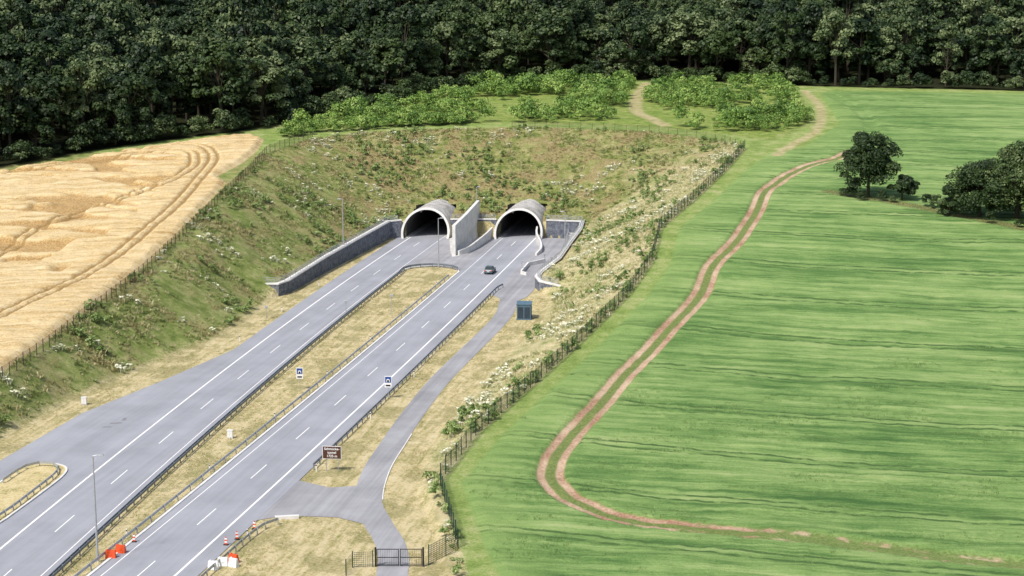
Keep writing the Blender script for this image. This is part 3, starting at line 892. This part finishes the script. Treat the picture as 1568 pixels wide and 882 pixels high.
def scatter(name, sources, x, y, scale, idx=None, zoff=0.0, zvar=.3):
    k = len(x)
    z = height(x, y)+zoff
    m_ = bpy.data.meshes.new(name); m_.vertices.add(k)
    m_.vertices.foreach_set('co', np.stack([x, y, z], 1).ravel())
    a = m_.attributes.new('rot', 'FLOAT_VECTOR', 'POINT')
    rt = np.zeros((k, 3)); rt[:, 2] = rng.random(k)*6.283; rt[:, 0] = rng.normal(size=k)*.05; rt[:, 1] = rng.normal(size=k)*.05
    a.data.foreach_set('vector', rt.ravel())
    a = m_.attributes.new('scl', 'FLOAT_VECTOR', 'POINT')
    sc = np.repeat(np.asarray(scale)[:, None], 3, 1)*np.stack([np.ones(k), np.ones(k), 1-zvar/2+zvar*rng.random(k)], 1)
    a.data.foreach_set('vector', sc.ravel())
    a = m_.attributes.new('idx', 'INT', 'POINT')
    a.data.foreach_set('value', (rng.integers(0, len(sources), k) if idx is None else idx).astype(np.int32))
    o = bpy.data.objects.new(name, m_); COL.objects.link(o)
    cl = bpy.data.collections.new(name+'_plants')
    for s in sources: cl.objects.link(s)
    ng = bpy.data.node_groups.new(name+'_scatter', 'GeometryNodeTree')
    ng.interface.new_socket('Geometry', in_out='INPUT', socket_type='NodeSocketGeometry')
    ng.interface.new_socket('Geometry', in_out='OUTPUT', socket_type='NodeSocketGeometry')
    gi = ng.nodes.new('NodeGroupInput'); go = ng.nodes.new('NodeGroupOutput')
    ci = ng.nodes.new('GeometryNodeCollectionInfo'); ci.inputs['Collection'].default_value = cl
    ci.inputs['Separate Children'].default_value = True; ci.inputs['Reset Children'].default_value = True
    ip = ng.nodes.new('GeometryNodeInstanceOnPoints'); ip.inputs['Pick Instance'].default_value = True
    def na(nm, dt):
        q = ng.nodes.new('GeometryNodeInputNamedAttribute'); q.data_type = dt; q.inputs['Name'].default_value = nm
        return q.outputs[0]
    ng.links.new(gi.outputs[0], ip.inputs['Points']); ng.links.new(ci.outputs[0], ip.inputs['Instance'])
    ng.links.new(na('idx', 'INT'), ip.inputs['Instance Index'])
    ng.links.new(na('rot', 'FLOAT_VECTOR'), ip.inputs['Rotation'])
    ng.links.new(na('scl', 'FLOAT_VECTOR'), ip.inputs['Scale'])
    ng.links.new(ip.outputs[0], go.inputs[0])
    md = o.modifiers.new('scatter', 'NODES'); md.node_group = ng
    return o

def jgrid(x0, x1, y0, y1, s, j=.45):
    X, Y = np.meshgrid(np.arange(x0, x1, s), np.arange(y0, y1, s))
    X = X.ravel()+rng.uniform(-j, j, X.size)*s; Y = Y.ravel()+rng.uniform(-j, j, Y.size)*s
    return X, Y

# forest
trees = [foliage_obj(f'forest_tree_{i}', 13+i*1.2, 4.9+.45*(i % 3), 38, 110, .74, 100+i, m_leaf, base=.08, clr=.29, q0=.45, q1=.5, zlo=-.6) for i in range(7)]
X, Y = jgrid(-400, 400, 330, 900, 9.2, .42)
keep = inside(X, Y, FOREST) & (pdist(X, Y, FEDGE) > 2.0+3*vnoise(X, Y, 20, 90)) & (np.abs(X) < .33*Y+25)
X = X[keep]; Y = Y[keep]
sc = .68+.62*rng.random(len(X))**1.3+.3*vnoise(X, Y, 28, 91)
scatter('forest', trees, X, Y, sc, zoff=-.8, zvar=.5)
bushes = [foliage_obj(f'bush_{i}', 2.2+.4*i, 1.5+.15*i, 11, 44, .34, 300+i, m_bush, trunk=False, base=0.0, clr=.5) for i in range(4)]
edgeb = [foliage_obj(f'edge_bush_{i}', 4.5+.8*i, 2.8, 16, 70, .52, 330+i, m_leaf, trunk=False, base=-.1, clr=.45) for i in range(3)]
P = resample(FEDGE[1:-1], 3.0)
X = np.array([p[0] for p in P])+rng.normal(size=len(P))*1.2; Y = np.array([p[1] for p in P])+2.2+rng.normal(size=len(P))*1.2
k = np.abs(X) < .33*Y+30
scatter('forest_edge_undergrowth', edgeb, X[k], Y[k], .4+.8*rng.random(k.sum()))
X, Y = jgrid(-60, 95, 438, 562, 2.6)
d2 = np.minimum(pdist(X, Y, DIRT), pdist(X, Y, DIRT2))
dens = vnoise(X, Y, 17, 21)*.6+vnoise(X, Y, 6, 22)*.4
keep = inside(X, Y, PLATEAU) & (d2 > 3.4) & (dens > .47)
X = X[keep]; Y = Y[keep]; dens = dens[keep]
scatter('shrubs', bushes, X, Y, .35+1.2*rng.random(len(X))**1.5+.8*np.clip(dens-.55, 0, 1))
X = rng.uniform(-58, -12, 120); Y = np.interp(X, [-58, -49, -24, -12], [425, 434, 447, 450])+rng.uniform(-1, 7, 120)
scatter('hedge_shrubs', [b.copy() for b in bushes], X, Y, .5+.7*rng.random(len(X)))

# weeds on the cut slopes
def slope_pts(s):
    X, Y = jgrid(-92, 62, 165, 448, s)
    k = (inside(X, Y, RIM) | ((X < -40) & (Y < 405) & (pdist(X, Y, RIM, True) < 1.6))) & ~inside(X, Y, FLOOR) & (np.abs(X) < .31*Y+6)
    X = X[k]; Y = Y[k]
    k = (pdist(X, Y, FLOOR, True) > .9) & ~((np.minimum(np.abs(X-XL(Y)), np.abs(X-XR(Y))) < 5.8) & (Y > 388) & (Y < 404.5))
    return X[k], Y[k]
def isright(X, Y): return (X > np.interp(Y, [170, 300, 385, 400, 420], [-20, -2, 12, 28, 46]))
tufts = [tuft_obj(f'weed_{i}', 20, .40+.09*i, .14, .55, 400+i, m_tuft) for i in range(5)]
X, Y = slope_pts(1.0)
k = (vnoise(X, Y, 3, 31)*.6+vnoise(X, Y, 9, 32)*.4 > .40) & ~isright(X, Y)
X = X[k]; Y = Y[k]
scatter('slope_grass', tufts, X, Y, .35+.75*vnoise(X, Y, 4, 33)*rng.uniform(.7, 1.3, len(X)))
bankt = [tuft_obj(f'bank_{i}', 20, .45+.1*i, .12, .55, 420+i, m_bank) for i in range(4)]
X, Y = slope_pts(1.0)
k = isright(X, Y) & (vnoise(X, Y, 3, 36)*.6+vnoise(X, Y, 8, 37)*.4 > .36) & (pdist(X, Y, FLOOR, True) > 1.8)
X = X[k]; Y = Y[k]
scatter('tall_dry_grass', bankt, X, Y, .35+.85*vnoise(X, Y, 4, 38)*rng.uniform(.7, 1.3, len(X)))
pale = [tuft_obj(f'flower_{i}', 20, .6+.12*i, .13, .5, 430+i, m_pale, flower=12) for i in range(3)]
X, Y = slope_pts(1.2)
right = isright(X, Y)
dn = vnoise(X, Y, 8, 41)*.5+vnoise(X, Y, 2.2, 42)*.5
k = (dn > .735) | (right & (dn > .62))
X = X[k]; Y = Y[k]
scatter('wild_flowers', pale, X, Y, .35+.8*rng.random(len(X)))
sweeds = [foliage_obj(f'leafy_weed_{i}', .9+.2*i, .7, 7, 24, .24, 450+i, m_sweed, trunk=False, base=0.0, clr=.5) for i in range(3)]
X, Y = slope_pts(1.7)
dn = vnoise(X, Y, 10, 51)*.6+vnoise(X, Y, 3, 52)*.4
nearfence = isright(X, Y) & (pdist(X, Y, RIM, True) < 2.0)
k = (dn > .62) | (nearfence & (dn > .4))
X = X[k]; Y = Y[k]
scatter('leafy_weeds', sweeds, X, Y, .4+.9*rng.random(len(X)))

def paved(x, y):
    p = (x > XL(y)-7.0) & (x < XL(y)+5.2); p |= (x > XR(y)-5.3) & (x < XR(y)+6.5)
    p |= pdist(x, y, SERV) < 1.75
    for poly in (BAY, CROSS, APRON, JUNC): p |= sdist(x, y, poly) > -.5
    return p | (y > 388)
dryt = [tuft_obj(f'dry_{i}', 14, .20+.05*i, .06, .38, 480+i, m_dryt) for i in range(4)]
X, Y = jgrid(-78, 8, 160, 340, 1.0)
k = inside(X, Y, FLOOR) & (np.abs(X) < .34*Y+10)
X = X[k]; Y = Y[k]
k = ~paved(X, Y) & (vnoise(X, Y, 5, 62) > .35)
X = X[k]; Y = Y[k]
scatter('verge_grass', dryt, X, Y, .3+.9*vnoise(X, Y, 4, 61))

crop = [tuft_obj(f'crop_{i}', 18, .36, .06, .6, 500+i, m_crop) for i in range(4)]
X, Y = jgrid(-6, 90, 163, 270, 1.1)
k = inside(X, Y, GREEN) & (np.abs(X) < .31*Y+5)
X = X[k]; Y = Y[k]
tr = pdist(X, Y, TRACK)
k = (sdist(X, Y, GREEN) > .6) & (tr > 2.0) & (vnoise(X*.25, Y, 2.2, 71)+.5*vnoise(X, Y, 9, 72)+.25*sstep((Y-200)/70) < .62)
X = X[k]; Y = Y[k]
scatter('green_crop', crop, X, Y, .4+.5*vnoise(X, Y, 6, 73))

def ftree(x, y, h, cr, seed, ncl=60, base=.0, clr=.27):
    o = foliage_obj('field_tree', h, cr, ncl, 260, .42, seed, m_leaf2, link=True, base=base, clr=clr, q0=.4, q1=.55, zlo=-.85)
    o.location = (x, y, hz(x, y)-.3)
ftree(74, 353, 14, 5.6, 801, 85, clr=.28)
ftree(80.5, 350.5, 5.6, 3.0, 802, 26, 0)
ftree(92.5, 335.5, 11, 6.0, 803, 75, clr=.29)
ftree(99.5, 334, 14.5, 7.2, 804, 105, clr=.28)
ftree(108, 330, 13, 7.2, 806, 90, clr=.28)
ftree(86.8, 336.5, 5.4, 3.0, 805, 26, 0)
ftree(103, 328, 6.5, 4.2, 807, 40, 0)
X = np.array([69, 70.5, 84, 85.5, 110, 72, 76, 78, 93, 98]); Y = np.array([354.5, 353, 343.5, 342, 326, 349.5, 348.5, 347.5, 329.5, 326.5])
scatter('field_boundary_shrubs', [b.copy() for b in edgeb], X.astype(float), Y.astype(float), .3+.2*rng.random(len(X)))

# ------------------------------------------------------------------ light
w = bpy.data.worlds.new('World'); scene.world = w; w.use_nodes = True
nt = w.node_tree; bg = nt.nodes['Background']
sk = nt.nodes.new('ShaderNodeTexSky'); sk.sky_type = 'NISHITA'; sk.sun_disc = False
EL = math.radians(54); AZ = math.radians(220)
sk.sun_elevation = EL; sk.sun_rotation = AZ; sk.dust_density = 3.0; sk.air_density = 1.0
nt.links.new(sk.outputs[0], bg.inputs[0]); bg.inputs[1].default_value = .13
sd = bpy.data.lights.new('sun', 'SUN'); sd.energy = 3.9; sd.angle = math.radians(7); sd.color = (1, .96, .91)
so = bpy.data.objects.new('sun', sd); COL.objects.link(so)
to = Vector((math.sin(AZ)*math.cos(EL), math.cos(AZ)*math.cos(EL), math.sin(EL)))
so.rotation_euler = to.to_track_quat('Z', 'Y').to_euler()
so.location = to*300

cd = bpy.data.cameras.new('camera'); cd.lens = 60.15; cd.sensor_width = 36; cd.clip_end = 9000; cd.clip_start = 1
co = bpy.data.objects.new('camera', cd); COL.objects.link(co)
co.location = (0, 0, 62); co.rotation_euler = (math.radians(90-10.7), 0, 0)
scene.camera = co
